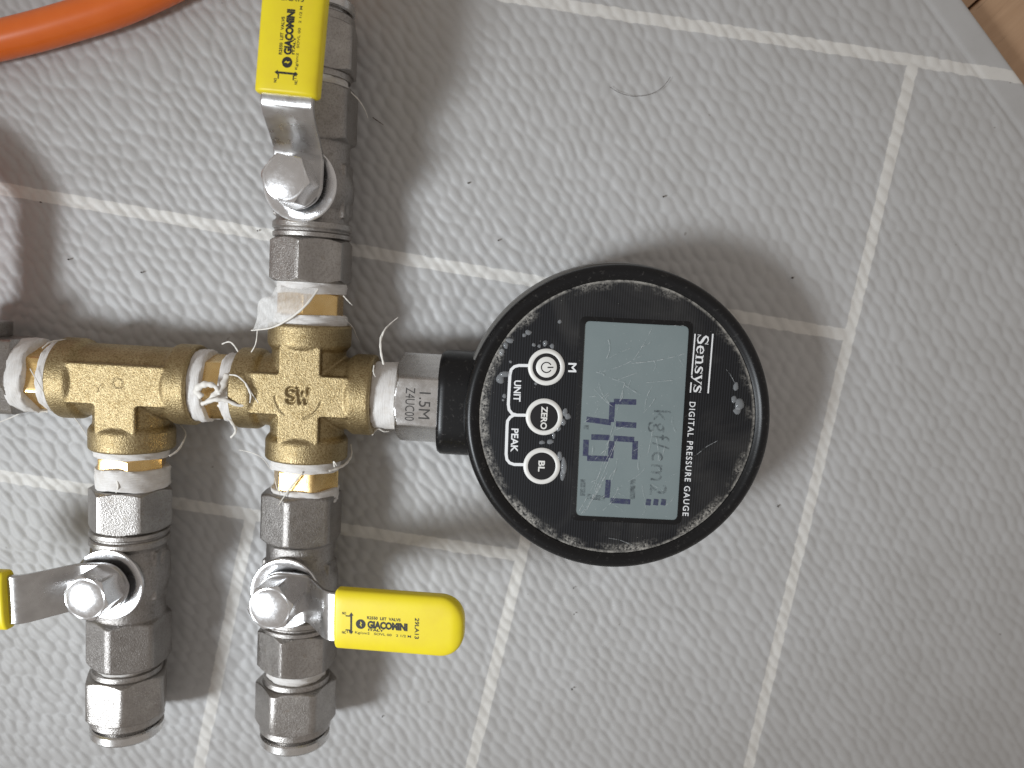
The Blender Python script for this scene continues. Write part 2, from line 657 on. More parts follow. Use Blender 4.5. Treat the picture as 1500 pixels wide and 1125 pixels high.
# ---- tape wraps: lathe with wandering edges
def tape_ring(x0, x1, r, seed, parent, M, name='thread_tape', taper=0.0):
    R = random.Random(seed)
    ph = [R.uniform(0, 6.28) for _ in range(8)]
    am = [R.uniform(.3, 1) for _ in range(8)]
    b = MB()
    n = 80
    rs = []
    L = x1 - x0
    prof = [(0.0, -1.4), (0.02, -.1), (.12, .12), (.3, .03), (.5, .14), (.7, .0), (.88, .1), (.98, -.1), (1.0, -1.4)]
    for t, dr in prof:
        ring = []
        for j in range(n):
            a = 2 * math.pi * j / n
            wob = sum(am[k] * math.sin((k + 1) * a + ph[k] + 3 * t) for k in range(5)) / 5
            x = x0 + L * t + wob * 0.75 * (1 if t > .5 else -1) * min(1, L / 3)
            rr = r + dr + taper * t + 0.16 * math.sin(3 * a + ph[6]) + 0.14 * math.sin(9 * a + ph[5] + 9 * t) + 0.09 * math.sin(21 * a + 14 * t + ph[2])
            ring.append((x, rr * math.cos(a), rr * math.sin(a)))
        rs.append(ring)
    b.rings(rs)
    return b.obj(name, TAPE, parent, M, 60)


def nipple(x0, x1, ph, M, inner0, inner1):
    b = MB()
    b.lathe([(inner0, 6.6), (inner1, 6.6)], 32)
    b.hexbar(x0, x1, 16.2, ph)
    return b.obj('hex_nipple', BRASS, root, M)


up, dn = rig(0, 0, 0, 90), rig(0, 0, 0, -90)
tdn = rig(TX, 0, 0, -90)
# (phase is measured from local y towards z)
nipple(20.6, 27.3, 180 - 28 - 120, up, 17, 31)
tape_ring(18.0, 21.4, 9.7, 1, root, up)
tape_ring(27.0, 30.6, 9.2, 2, root, up)
nipple(21.0, 27.3, 5, dn, 17, 32)
tape_ring(18.0, 21.6, 9.4, 3, root, dn)
tape_ring(26.6, 30.9, 9.2, 4, root, dn)
nipple(20.4, 24.6, 12, tdn, 17, 31)
tape_ring(18.0, 20.6, 9.6, 5, root, tdn)
tape_ring(23.6, 29.6, 9.5, 6, root, tdn)
lf = rig(0, 0, 0, 180)
nipple(21.2, 27.6, 20, lf, 17, 31)
tape_ring(18.2, 21.9, 9.4, 7, root, lf)
tape_ring(26.4, 30.4, 9.9, 8, root, lf)
lt = rig(TX, 0, 0, 180)
nipple(20.6, 27.0, 8, lt, 17, 34)
tape_ring(18.2, 21.4, 9.6, 9, root, lt)
tape_ring(24.8, 29.8, 10.2, 10, root, lt)

# ---- ball valve meshes, origin at the stem on the pipe axis; x runs from the union nut to the cast end
b = MB()
b.lathe([(-12.2, 9.9), (-8.6, 9.9), (-8, 9.4), (12.5, 9.4)], 64)
b.ball((0, 0, 0), (11.2, 10.9, 10.4), nu=40, nv=24)
b.lathe([(0, 8.2), (8.6, 8.2), (9.2, 7.0), (9.9, 6.6)], 48, axis='z')
b.hexbar(12.2, 26.3, 19.9, 30, ch0=1, ch1=1, trunc=.97)
b.lathe([(-10.2, 2.4), (10.5, 2.4)], 24, axis='y', c=(-4.6, 0, -1.0))
b.box((-7.5, -9.8, -3.2), (6.5, 9.8, 3.8))
body_me = cast(b, 'valve_body', STEEL_CAST, 0.33, 4)
b = MB()
b.hexbar(-24.9, -13.2, 19.6, 0)
b.lathe([(-13.3, 9.4), (-12.9, 10.35), (-11.9, 10.45), (-11.5, 9.9), (-11.3, 9.0), (-11.05, 9.0), (-10.9, 10.2), (-10.5, 10.5), (-9.2, 10.5), (-8.8, 10.2), (-8.7, 9.0)], 72)
unut_me = b.mesh('union_nut', STEEL_NUT)
b = MB()
b.lathe([(9.6, 5.4), (9.6, 9.4), (9.8, 9.7), (10.6, 9.75), (10.9, 9.5), (10.95, 8.6), (10.5, 7.6), (10.5, 5.0)], 72, axis='z', closed=True)
plate_me = b.mesh('stem_flange', CHROME)
b = MB()
b.hexbar(12.9, 20.9, 11.0, 12, ch0=0, ch1=1, trunc=.985, axis='z')
b.lathe([(12.4, 6.0), (13.2, 6.1), (13.3, 5.0)], 48, axis='z')
b.lathe([(20.6, 5.15), (20.95, 4.95), (21.2, 4.3), (21.42, 3.2), (21.58, 2.0), (21.64, .8)], 48, axis='z')
nut_me = b.mesh('stem_nut', CHROME)


def lever_z(l):
    def ss(a, b, x):
        t = min(1, max(0, (x - a) / (b - a)))
        return t
    # piecewise slope with rounded bends
    z = 0
    n = 60
    for i in range(n):
        x = l * 1.0 + (i / (n - 1) - .5) * 4.0
        z += 11.6 + 10.4 * ss(7.2, 15.8, x)
    return z / n


def lever_w(l):
    if l < 0:
        return max(0.02, math.sqrt(max(0.0, 6.6 ** 2 - l * l)))
    t = min(1, l / 9.0)
    t = t * t * (3 - 2 * t)
    return 6.6 * (1 - t) + 6.3 * t + 0.15 * max(0, (l - 9) / 10)


b = MB()
ls = [-6.6 * math.cos(math.pi / 2 * i / 14) for i in range(14)] + [i * 0.75 for i in range(0, 64)]
rs = []
for l in ls:
    w, z = lever_w(l), lever_z(l)
    c = min(.35, w * .4)
    rs.append([(l, -w + c, z), (l, -w, z + .3), (l, -w, z + 1.3), (l, -w + c, z + 1.65), (l, w - c, z + 1.65), (l, w, z + 1.3), (l, w, z + .3), (l, w - c, z)])
b.rings(rs)
lever_me = b.mesh('lever', LEVER, 40)

G0, G1, GW, GT = 18.6, 51.4, 7.75, 2.7


def grip_w(l):
    d = G1 - l
    w = GW
    if d < 6.0:
        w = GW - 6.0 + math.sqrt(max(0, 36 - (6 - d) ** 2)) * 1.0
    if l - G0 < 0.9:
        w -= 0.9 - math.sqrt(max(0, .81 - (.9 - (l - G0)) ** 2))
    return w


def grip_t(l):
    d = G1 - l
    t = GT
    if d < 3.0:
        t = GT - 1.7 + 1.7 * math.sqrt(max(0, 1 - ((3 - d) / 3) ** 2))
    if l - G0 < 0.9:
        t -= 0.9 - math.sqrt(max(0, .81 - (.9 - (l - G0)) ** 2))
    return t


GZ = 22.85
b = MB()
ls = [G0 + .9 * (1 - math.cos(math.pi / 2 * i / 6)) for i in range(7)] + [G0 + .9 + (G1 - 6 - G0 - .9) * i / 16 for i in range(1, 17)] + [G1 - 6 + 6 * math.sin(math.pi / 2 * i / 18) for i in range(1, 19)]
rs = []
for l in ls:
    w, t = grip_w(l), grip_t(l)
    ring = []
    for j in range(56):
        a = 2 * math.pi * j / 56
        ca, sa = math.cos(a), math.sin(a)
        e = 2 / 3.6
        ring.append((l, w * math.copysign(abs(ca) ** e, ca), GZ + t * math.copysign(abs(sa) ** e, sa)))
    rs.append(ring)
b.rings(rs)
grip_me = b.mesh('handle_grip', YELLOW, 70)


# ---- lettering
def font_mesh(txt, bold=0.0, spacing=1.0, shear=0.0):
    cu = bpy.data.curves.new('t', 'FONT')
    cu.body = txt
    cu.size = 1.0
    cu.offset = bold
    cu.space_character = spacing
    cu.shear = shear
    cu.resolution_u = 3
    o = bpy.data.objects.new('t', cu)
    col.objects.link(o)
    dg = bpy.context.evaluated_depsgraph_get()
    me = bpy.data.meshes.new_from_object(o.evaluated_get(dg))
    bpy.data.objects.remove(o, do_unlink=True)
    v = np.array([tuple(p.co) for p in me.vertices])
    f = [tuple(p.vertices) for p in me.polygons]
    bpy.data.meshes.remove(me)
    v[:, :2] -= v[:, :2].min(0)
    v[:, :2] /= v[:, :2].max(0)
    return v, f


def grip_top(l, y):
    w, t = grip_w(l), grip_t(l)
    q = min(1, abs(y) / w)
    return GZ + t * (1 - q ** 3.6) ** (1 / 3.6)


def grip_text(b, txt, l0, l1, y0, y1, bold=0.0, spacing=1.0, turn=0, dz=.03):
    v, f = font_mesh(txt, bold, spacing)
    out = []
    for x, y, _ in v:
        if turn:
            l, yy = l0 + (l1 - l0) * y, y1 + (y0 - y1) * x
        else:
            l, yy = l0 + (l1 - l0) * x, y0 + (y1 - y0) * y
        out.append((l, yy, grip_top(l, yy) + dz))
    b.add(out, f)


def flat_poly(b, pts, dz=.03):
    b.add([(l, y, grip_top(l, y) + dz) for l, y in pts], [tuple(range(len(pts)))])


def ribbon2d(pts):
    """[(x,y,w)] -> quads"""
    L, Rr = [], []
    for i, p in enumerate(pts):
        a, c = pts[max(i - 1, 0)], pts[min(i + 1, len(pts) - 1)]
        dx, dy = c[0] - a[0], c[1] - a[1]
        n = math.hypot(dx, dy) or 1
        nx, ny = -dy / n * p[2] / 2, dx / n * p[2] / 2
        L.append((p[0] + nx, p[1] + ny))
        Rr.append((p[0] - nx, p[1] - ny))
    k = len(pts)
    return L + Rr, [(i, i + 1, k + i + 1, k + i) for i in range(k - 1)]


b = MB()
O = G0 - 0.6
grip_text(b, 'GIACOMINI', O + 9.4, O + 19.6, -1.2, 0.8, 0.06, .98)
grip_text(b, 'R2550  LIIT  VALVS', O + 9.3, O + 17.8, 1.15, 1.95, 0.03)
grip_text(b, 'ITALY', O + 9.6, O + 13.6, -1.85, -1.25, 0.04)
grip_text(b, '151 Kg/cm2   SOVL 00   2 1/2 M', O + 4.2, O + 20.5, -3.0, -2.2, 0.01)
grip_text(b, '29LA13', O + 21.4, O + 22.5, -3.0, 2.4, 0.02, 1.0, turn=1)
# round emblem with an open flash, double arrow bracket
cx, cy, rr = O + 7.7, -0.25, 1.25
fl = [(-.25, .95), (.35, .2), (.05, .15), (.35, -.85), (-.35, -.1), (-.05, 0.0)]
outer = [(cx + rr * math.cos(2 * math.pi * i / 36), cy + rr * math.sin(2 * math.pi * i / 36)) for i in range(36)]
inner = []
for i in range(36):
    a = 2 * math.pi * i / 36
    best = .0
    for (x0, y0), (x1, y1) in zip(fl, fl[1:] + fl[:1]):
        den = math.cos(a) * (y1 - y0) - math.sin(a) * (x1 - x0)
        if abs(den) > 1e-9:
            t = (x0 * (y1 - y0) - y0 * (x1 - x0)) / den
            s = (x0 * math.sin(a) - y0 * math.cos(a)) / den
            if t > 0 and -1e-6 <= s <= 1 + 1e-6:
                best = max(best, t)
    best = min(max(best, .06), 1.1)
    inner.append((cx + best * math.cos(a), cy + best * math.sin(a)))
pts = outer + inner
b.add([(l, y, grip_top(l, y) + .03) for l, y in pts], [(i, (i + 1) % 36, 36 + (i + 1) % 36, 36 + i) for i in range(36)])
flat_poly(b, [(O + 5.0, -2.4), (O + 5.5, -2.4), (O + 5.5, 1.9), (O + 5.0, 1.9)])
flat_poly(b, [(O + 4.7, 1.8), (O + 5.8, 1.8), (O + 5.25, 2.6)], .045)
flat_poly(b, [(O + 4.7, -2.3), (O + 5.25, -3.1), (O + 5.8, -2.3)], .045)
flat_poly(b, [(O + 3.8, 1.45), (O + 4.95, 1.45), (O + 4.95, 1.75), (O + 3.8, 1.75)])
flat_poly(b, [(O + 3.8, -2.2), (O + 4.95, -2.2), (O + 4.95, -1.9), (O + 3.8, -1.9)])
grip_text(b, 'NO', O + 2.9, O + 3.9, 1.9, 2.6, 0.03)
grip_text(b, 'NC', O + 2.9, O + 3.9, -3.1, -2.4, 0.03)
print_me = b.mesh('printed_text', INK)


def valve(M, flip, lever_ang, label, hexturn=0.0, hexturn2=0.0):
    """M: frame at the stem, local x pointing away from the tee or cross"""
    B = M @ (Matrix.Rotation(math.pi, 4, 'Z') if flip else Matrix.Identity(4))
    v = mobj('ball_valve', body_me, root, B)
    v['label'] = label
    rx = lambda a: Matrix.Rotation(math.radians(a), 4, 'X')
    mobj('union_nut', unut_me, v, B @ rx(hexturn))
    mobj('stem_flange', plate_me, v, B)
    LM = M @ Matrix.Rotation(math.radians(lever_ang), 4, 'Z')
    mobj('lever', lever_me, v, LM)
    mobj('stem_nut', nut_me, v, M @ Matrix.Rotation(math.radians(hexturn2), 4, 'Z'))
    mobj('handle_grip', grip_me, v, LM)
    mobj('printed_text', print_me, v, LM)
    return v


valve(rig(-0.2, 54.8, 0, 90, -5), False, -3.5, 'steel ball valve on top of the cross, yellow lever in line with the pipe', 32, 10)
valve(rig(-0.9, -54.4, 0, -90, 6), True, 90 + 1.5, 'steel ball valve below the cross, yellow lever turned towards the gauge', 28, 30)
valve(rig(TX - 0.6, -54.6, 0, -90, 4), False, -90 + 3, 'steel ball valve below the tee, yellow lever turned away from the gauge', 47, 5)

# ---- push-in fittings
b = MB()
b.lathe([(-4, 7.0), (0, 7.6), (2.6, 7.6), (2.7, 9.2), (4.2, 9.5), (4.3, 8.0)], 64)
b.hexbar(4.0, 16.6, 20.2, 30, trunc=.975)
b.lathe([(16.3, 9.0), (16.5, 9.9), (18.3, 9.95), (18.7, 9.6), (18.8, 8.2)], 64)
push_me = b.mesh('push_fitting', STEEL_NUT)
b = MB()
b.lathe([(18.2, 8.0), (19.6, 8.0), (19.7, 9.3), (20.1, 9.8), (22.0, 9.85), (22.6, 9.4), (22.8, 8.6), (22.6, 6.9), (21.8, 6.4), (18.4, 6.3)], 64, closed=True)
rel_me = b.mesh('release_ring', STEEL)
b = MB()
b.lathe([(18.6, 6.5), (18.7, 6.5)], 32)  # flat disc closing the hole; its near-black colour paints the shade inside
bore_shade_me = b.mesh('bore_shade_disc', BORE_SHADE)


def push_fit(M, turn, label=None):
    M = M @ Matrix.Rotation(math.radians(turn), 4, 'X')
    p = mobj('push_fitting', push_me, root, M)
    if label:
        p['label'] = label
    mobj('release_ring', rel_me, p, M)
    mobj('bore_shade_disc', bore_shade_me, p, M)
    return p


push_fit(rig(-0.6, 80.6, 0, 90), 5)
tape_ring(0.1, 2.9, 8.4, 21, root, rig(-0.6, 80.6, 0, 90))
push_fit(rig(-1.0, -79.6, 0, -90), 20)
tape_ring(0.1, 2.9, 8.2, 22, root, rig(-1.0, -79.6, 0, -90))
push_fit(rig(TX - 1.2, -79.8, 0, -90), 40)
tape_ring(0.1, 2.9, 8.2, 23, root, rig(TX - 1.2, -79.8, 0, -90))

# ---- steel coupling left of the tee, then the branch that stands just outside the frame
b = MB()
b.hexbar(29.0, 38.6, 20.6, 28, trunc=.98)
b.obj('hex_coupling', STEEL_NUT, root, lt)
BX = TX - 44.6
b = MB()
b.lathe([(0, 9.2), (5.0, 9.2)], 48)
b.lathe([(0, 9.2), (10, 9.2), (10.6, 9.8), (14.5, 9.8)], 48, axis='y')
b.ball((0, 0, 0), (9.6, 9.6, 9.6))
mobj('elbow', cast(b, 'elbow', STEEL_CAST, 0.4, 4), root, rig(BX, 0))

# ---- the gauge
GX = 83.9
GF = rig(GX, -0.6)
GK = 1.032
wide = lambda b: b.xform(Matrix.Diagonal((GK, GK, 1, 1)))
FZ = 15.2                                    # face height above the axis (z = 28.2 above the mat)
b = MB()
b.lathe([(-12.6, 33.0), (-12.3, 36.5), (-11.2, 38.4), (-9.0, 39.2), (6.5, 39.4), (7.6, 39.1), (8.0, 38.5), (8.1, 37.6), (11.5, 37.2), (11.6, 30)], 128, axis='z')
gauge = wide(b).obj('pressure_gauge', CASE, root, GF)
gauge['label'] = 'round black digital pressure gauge with grey screen and three push buttons'
b = MB()
b.lathe([(11.0, 36.2), (11.1, 37.6), (11.6, 38.3), (12.6, 38.55), (14.4, 38.55), (15.6, 38.2), (16.35, 37.4), (16.6, 36.6), (16.45, 35.9), (15.9, 35.3), (15.5, 34.75), (15.0, 34.6), (13.5, 34.5), (12.0, 34.5)], 160, axis='z', closed=True)
wide(b).obj('bezel', BLACK, gauge, GF)


def rrect(hx, hy, r, n=8):
    out = []
    for cx, cy, a0 in ((hx - r, hy - r, 0), (-hx + r, hy - r, 90), (-hx + r, -hy + r, 180), (hx - r, -hy + r, 270)):
        out += arc(cx, cy, r, a0, a0 + 90, n)
    return out


b = MB()
rs = []
for x, k in ((-47.2, 0.90), (-47.0, 0.955), (-46.2, 0.995), (-45.0, 1.0), (-38, 1.0), (-33, 1.03), (-28, 1.05)):
    rs.append([(x, p[0] * k, p[1] * k - 0.3) for p in rrect(14.2, 12.0, 9.0)])
b.rings(rs)
b.obj('neck', BLACK, gauge, GF, 50)
# inlet nut in brushed steel
b = MB()
b.hexbar(25.3, 38.2, 21.7, 0, trunc=.985)
b.lathe([(17, 6.6), (25.5, 6.6)], 32)
inlet = b.obj('inlet_nut', STEEL, gauge, rig(0, 0))
tape_ring(18.4, 25.6, 9.0, 31, root, rig(0, 0), taper=.25)

# ---- gauge face
m = Mat('gauge_face_film')
st = m.n('ShaderNodeSeparateXYZ')
m.link(m.co, st.inputs[0])
stripe = m.math('SINE', m.math('MULTIPLY', st.outputs['X'], 2 * math.pi / 0.00066))
base = m.mix(m.math('GREATER_THAN', stripe, 0.1), (0.006, 0.0065, 0.008), (0.017, 0.0185, 0.022))
rad = m.n('ShaderNodeVectorMath', operation='LENGTH')
m.link(m.scaled((1, 1, 0)), rad.inputs[0])
ln = rad.outputs['Value']
rim = m.ramp(m.math('MULTIPLY', ln, 25.0 / GK), [(0.800, 0.0), (0.840, 1.0)])
grit = m.ramp(m.noise(1600, 5, 0.75), [(0.42, 0.0), (0.62, 1.0)])
patch = m.ramp(m.noise(75, 4, 0.65), [(0.46, 0.0), (0.58, 1.0)])
thin = m.ramp(m.math('MULTIPLY', ln, 25.0 / GK), [(0.80, 0.0), (0.87, 1.0)])
line = m.math('MULTIPLY', m.ramp(m.math('MULTIPLY', ln, 25.0 / GK), [(0.846, 0.0), (0.858, 1.0)]), m.ramp(m.noise(500, 4, 0.7), [(0.36, 0.0), (0.60, 0.8)]))
d1 = m.math('MAXIMUM', m.math('MULTIPLY', m.math('MULTIPLY', rim, grit), patch), line)
d2 = m.math('MULTIPLY', m.math('MULTIPLY', thin, m.ramp(m.noise(2600, 4, 0.8), [(0.60, 0.0), (0.74, 1.0)])), 0.28)
smear = m.math('MULTIPLY', m.ramp(m.noise(38, 4, 0.6, 0.8), [(0.52, 0.0), (0.80, 1.0)]), 0.06)
spk = m.ramp(m.noise(1500, 2, 0.5), [(0.76, 0.0), (0.80, 1.0)])
alld = m.math('ADD', m.math('ADD', m.math('MULTIPLY', d1, 0.8), d2), m.math('ADD', smear, m.math('MULTIPLY', spk, 0.35)), clamp=True)
m.set(base=m.mix(alld, base, (0.50, 0.475, 0.43)))
m.set(rough=m.math('ADD', m.math('MULTIPLY', alld, 0.45), 0.30), spec=0.35)
FACE = m.m
b = MB()
b.lathe([(FZ - 2.6, 34.6), (FZ - .02, 34.6), (FZ, 34.5)], 128, axis='z')
face = wide(b).obj('face_plate', FACE, gauge, GF)
ZF = AX + FZ                                  # world height of the face


def fp(px, py, dz=0.0):
    return P(px, py, ZF) + Vector((0, 0, dz))


class Print:
    """flat print on the gauge face, drawn in photo pixels; every stroke a hair above the last"""

    def __init__(self, base=0.04):
        self.b, self.z, self.base = MB(), base, base

    def poly(self, pts, mi=0):
        self.z += 0.006
        self.b.add([fp(x, y, self.z) for x, y in pts], [tuple(range(len(pts)))], mi)

    def line(self, pts, w=None, mi=0):
        self.z += 0.006
        v, f = ribbon2d([(p[0], p[1], p[2] if len(p) > 2 else w) for p in pts])
        self.b.add([fp(x, y, self.z) for x, y in v], f, mi)

    def ring(self, c, r0, r1, n=48, a0=0, a1=360, mi=0):
        self.z += 0.006
        full = abs(a1 - a0) >= 360
        k = n if full else n + 1
        A = [math.radians(a0 + (a1 - a0) * i / n) for i in range(k)]
        v = [(c[0] + r0 * math.cos(a), c[1] + r0 * math.sin(a)) for a in A] + [(c[0] + r1 * math.cos(a), c[1] + r1 * math.sin(a)) for a in A]
        f = [(i, (i + 1) % k, k + (i + 1) % k, k + i) for i in range(n)]
        self.b.add([fp(x, y, self.z) for x, y in v], f, mi)

    def text(self, txt, p0, p1, h, bold=0.0, spacing=1.0, mi=0):
        """p0, p1: baseline start and end; glyph tops point to the right of the reading direction's left, i.e. +x here"""
        self.z += 0.006
        v, f = font_mesh(txt, bold, spacing)
        dx, dy = p1[0] - p0[0], p1[1] - p0[1]
        n = math.hypot(dx, dy)
        ux, uy = dy / n * h, -dx / n * h
        self.b.add([fp(p0[0] + dx * x + ux * y, p0[1] + dy * x + uy * y, self.z) for x, y, _ in v], f, mi)

    def glyphs(self, strokes, p0, p1, width, h, mi=0):
        dx, dy = (p1[0] - p0[0]) / width, (p1[1] - p0[1]) / width
        n = math.hypot(dx, dy)
        ux, uy = dy / n * h, -dx / n * h
        k = h
        for st in strokes:
            self.line([(p0[0] + dx * x + ux * y, p0[1] + dy * x + uy * y, w * k) for x, y, w in st], mi=mi)


pr = Print()
# maker's word in a bold serif
S_ = [[(.53, .74, .05), (.47, .87, .08), (.31, .95, .10), (.15, .89, .15), (.10, .74, .19), (.20, .59, .21), (.38, .46, .22), (.51, .32, .20), (.51, .15, .16), (.35, .05, .10), (.18, .09, .08), (.06, .27, .05)],
      [(.555, .68, .05), (.555, .98, .05)], [(.04, .02, .05), (.04, .32, .05)]]
e_ = [[(.10, .36, .07), (.50, .36, .07)], [(.50, .35, .13), (.47, .53, .12), (.30, .63, .09), (.13, .52, .17), (.09, .33, .18), (.15, .13, .16), (.32, .04, .10), (.50, .17, .05)]]
n_ = [[(.14, .03, .17), (.14, .62, .17)], [(.16, .46, .06), (.27, .59, .10), (.42, .59, .13), (.47, .44, .17), (.47, .03, .17)], [(.0, .03, .06), (.28, .03, .06)], [(.35, .03, .06), (.61, .03, .06)], [(.0, .62, .06), (.14, .62, .06)]]
y_ = [[(.08, .62, .17), (.30, .05, .17)], [(.52, .62, .07), (.30, .05, .08), (.19, -.20, .08)], [(-.02, .62, .06), (.24, .62, .06)], [(.40, .62, .06), (.62, .62, .06)], [(.08, -.20, .14), (.2, -.2, .12)]]
s_ = [[(x * .82, y * .67, w * .82) for x, y, w in st] for st in S_]
word, x = [], 0.0
for gl, adv in ((S_, .64), (e_, .60), (n_, .66), (s_, .55), (y_, .60), (s_, .50)):
    word += [[(px + x, py, w) for px, py, w in st] for st in gl]
    x += adv
pr.glyphs(word, (1021.5, 489.5), (1015, 575), x, 17.5)
pr.line([(1044, 489), (1037, 576)], 2.2)
pr.line([(1018, 489), (1013.1, 549)], 2.0)
pr.line([(1012.2, 560), (1011, 575)], 2.0)
pr.b.obj('maker_name', WHITE_INK, gauge, recenter=True)['kind'] = 'stuff'
pr = Print()
pr.text('DIGITAL PRESSURE GAUGE', (1010, 588.5), (999.5, 755.5), 9.0, 0.012, 1.22)
pr.b.obj('printed_text', WHITE_INK, gauge, recenter=True)
pr = Print()
pr.text('M', (832.6, 531.5), (832.2, 545), 12, 0.02)
pr.text('UNIT', (753, 557), (751.8, 588), 10.5, 0.025)
pr.text('PEAK', (749.2, 627.5), (747.9, 662), 10.5, 0.025)
BTN = [(800.3, 537.6), (797, 610.5), (793.5, 682.5)]
pr.line([(775, 535.5), (760, 535.3), (753.5, 537), (748.8, 541.5), (747, 549), (744.6, 592), (745.6, 600), (750, 605.8), (757, 608)], 4.4)
pr.line([(771, 608.2), (753, 608), (747.5, 611), (743.5, 616.5), (742.8, 623), (741.4, 665), (742.5, 673), (746.5, 678), (753, 680.3), (769, 680.6)], 4.4)
pr.b.obj('key_legend', WHITE_INK, gauge, recenter=True)

# buttons: a raised membrane dome with a white ring
BTN_BLACK = plain('button_membrane', (0.014, 0.014, 0.016), 0.22)
BTN_WHITE = plain('button_ring', (0.74, 0.73, 0.70), 0.38)
names = ('power', 'zero', 'backlight')
for i, c in enumerate(BTN):
    w = fp(*c)
    sc = (fp(c[0] + 27, c[1]) - w).length / 27
    b = MB()
    R = 27 * sc
    k = 20.3 * sc
    b.lathe([(0.0, R), (.10, R), (.30, R - .25), (.42, R - .6), (.42, k + .2), (.30, k)], 64, mi=1, axis='z', cap0=False, cap1=False)
    b.lathe([(.30, k), (.36, k * .8), (.44, k * .5), (.48, k * .2), (.485, .05)], 64, mi=0, axis='z', cap0=False)
    if i == 0:
        b.lathe([(.30, 15.2 * sc), (.62, 15.2 * sc), (.70, 14.4 * sc), (.72, 6 * sc), (.72, .1)], 48, mi=1, axis='z')
    b.v = [(x + w.x, y + w.y, z + w.z) for x, y, z in b.v]
    pz = Print(0.60 if i else 0.75)
    if i == 0:
        pz.ring((c[0], c[1] + .3), 6.6, 8.2, 30, 30, 330, mi=0)
        pz.line([(c[0] + 1.5, c[1] + .3), (c[0] + 10, c[1] + .2)], 1.8, mi=0)
    elif i == 1:
        pz.text('ZERO', (793, 594.5), (791.2, 628), 9.5, 0.03, mi=1)
    else:
        pz.text('BL', (788.7, 674), (788, 690), 9.5, 0.03, mi=1)
    b.add(pz.b.v, pz.b.f)
    b.m = b.m[:len(b.m) - len(pz.b.f)] + pz.b.m
    o = b.obj('button', [BTN_BLACK, BTN_WHITE], gauge, recenter=True, sharp=50)
    o['label'] = ('round white push button with a power symbol', 'round black push button marked ZERO in a white ring',
                  'round black push button marked BL in a white ring')[i]

# LCD
m = Mat('lcd_glass')
n1 = m.noise(60, 4, 0.6)
sp = m.ramp(m.noise(1500, 3, 0.6), [(0.66, 0.0), (0.76, 1.0)])
base = m.mix(n1, (0.158, 0.200, 0.208), (0.228, 0.272, 0.276))
base = m.mix(m.math('MULTIPLY', sp, 0.5), base, (0.55, 0.58, 0.58))
m.set(base=base, rough=m.math('ADD', m.math('MULTIPLY', n1, .15), 0.22))
LCD = m.m
quad = [(857, 470), (1009, 478), (991.5, 762), (843, 755)]


def inset_round(q, r=9, n=6):
    out = []
    k = len(q)
    for i in range(k):
        a, c, e = q[i - 1], q[i], q[(i + 1) % k]
        va, ve = Vector((a[0] - c[0], a[1] - c[1])).normalized(), Vector((e[0] - c[0], e[1] - c[1])).normalized()
        p0, p1 = Vector(c) + va * r, Vector(c) + ve * r
        for t in range(n + 1):
            t /= n
            out.append(tuple((1 - t) ** 2 * p0 + 2 * t * (1 - t) * Vector(c) + t * t * p1))
    return out


b = MB()
# dark frame rim, then the glass a touch lower
o_ = inset_round([(850, 463), (1016, 471), (998, 769), (836, 762)], 10)
i_ = inset_round(quad, 8)
n = len(o_)
vs = [fp(*p, .03) for p in o_] + [fp(*p, .25) for p in i_] + [fp(*p, .05) for p in i_]
b.add(vs, [(i, (i + 1) % n, n + (i + 1) % n, n + i) for i in range(n)] + [(n + i, n + (i + 1) % n, 2 * n + (i + 1) % n, 2 * n + i) for i in range(n)])
b.obj('screen_frame', BLACK, gauge, recenter=True)
b = MB()
b.add([fp(*p, .06) for p in i_], [tuple(range(n))])
screen = b.obj('screen', LCD, gauge, recenter=True)
m = Mat('lcd_segment')
m.set(base=(0.035, 0.036, 0.11), rough=0.4, alpha=m.ramp(m.noise(900, 4, 0.7), [(0.30, 0.30), (0.62, 0.78)]))
SEG = m.m
m = Mat('lcd_faint')
m.set(base=(0.03, 0.035, 0.05), rough=0.4, alpha=m.ramp(m.noise(900, 4, 0.7), [(0.40, 0.02), (0.64, 0.46)]))
FAINT = m.m
sg = Print(0.07)
W = 8.2
for seg in ([(899, 588), (932, 589)], [(897, 589), (895.5, 618)], [(902, 621), (932, 623)], [(859, 614), (895, 619)],
            [(866, 640), (893, 641)], [(899, 642), (929, 644)], [(930.5, 646), (929.5, 673)], [(896, 646), (894, 671)], [(860, 671), (891, 672)], [(858.5, 644), (857.5, 668)]):
    sg.line(seg, W, 0)
for seg in ([(891, 703), (889, 729)], [(894, 733), (923, 735)], [(927, 702), (926, 731)], [(860, 727), (886, 730)], [(854, 702), (853, 726)]):
    sg.line(seg, 7.5, 0 if seg[0][0] in (891, 894) else 1)
sg.poly([(855, 623), (862, 623), (862, 629), (855, 629)], 1)
sg.text('kgf/cm2', (950, 600), (943, 724), 33, 0.0, 1.15, 1)
for k in range(3):
    sg.line([(946 + 11 * k, 735), (953 + 11 * k, 736)], 9, 0)
sg.b.obj('lcd_segments', [SEG, FAINT], gauge, recenter=True)
# scratches worn into the window
m = Mat('scratch')
m.set(base=(0.60, 0.63, 0.64), rough=0.4, alpha=m.ramp(m.noise(700, 3, 0.7), [(0.40, 0.0), (0.66, 0.6)]))
sc = Print(0.30)
R = random.Random(5)


def inside(x, y):
    t = (y - 474) / 285
    return 0 < t < 1 and 860 - 15 * t < x < 1005 - 17 * t


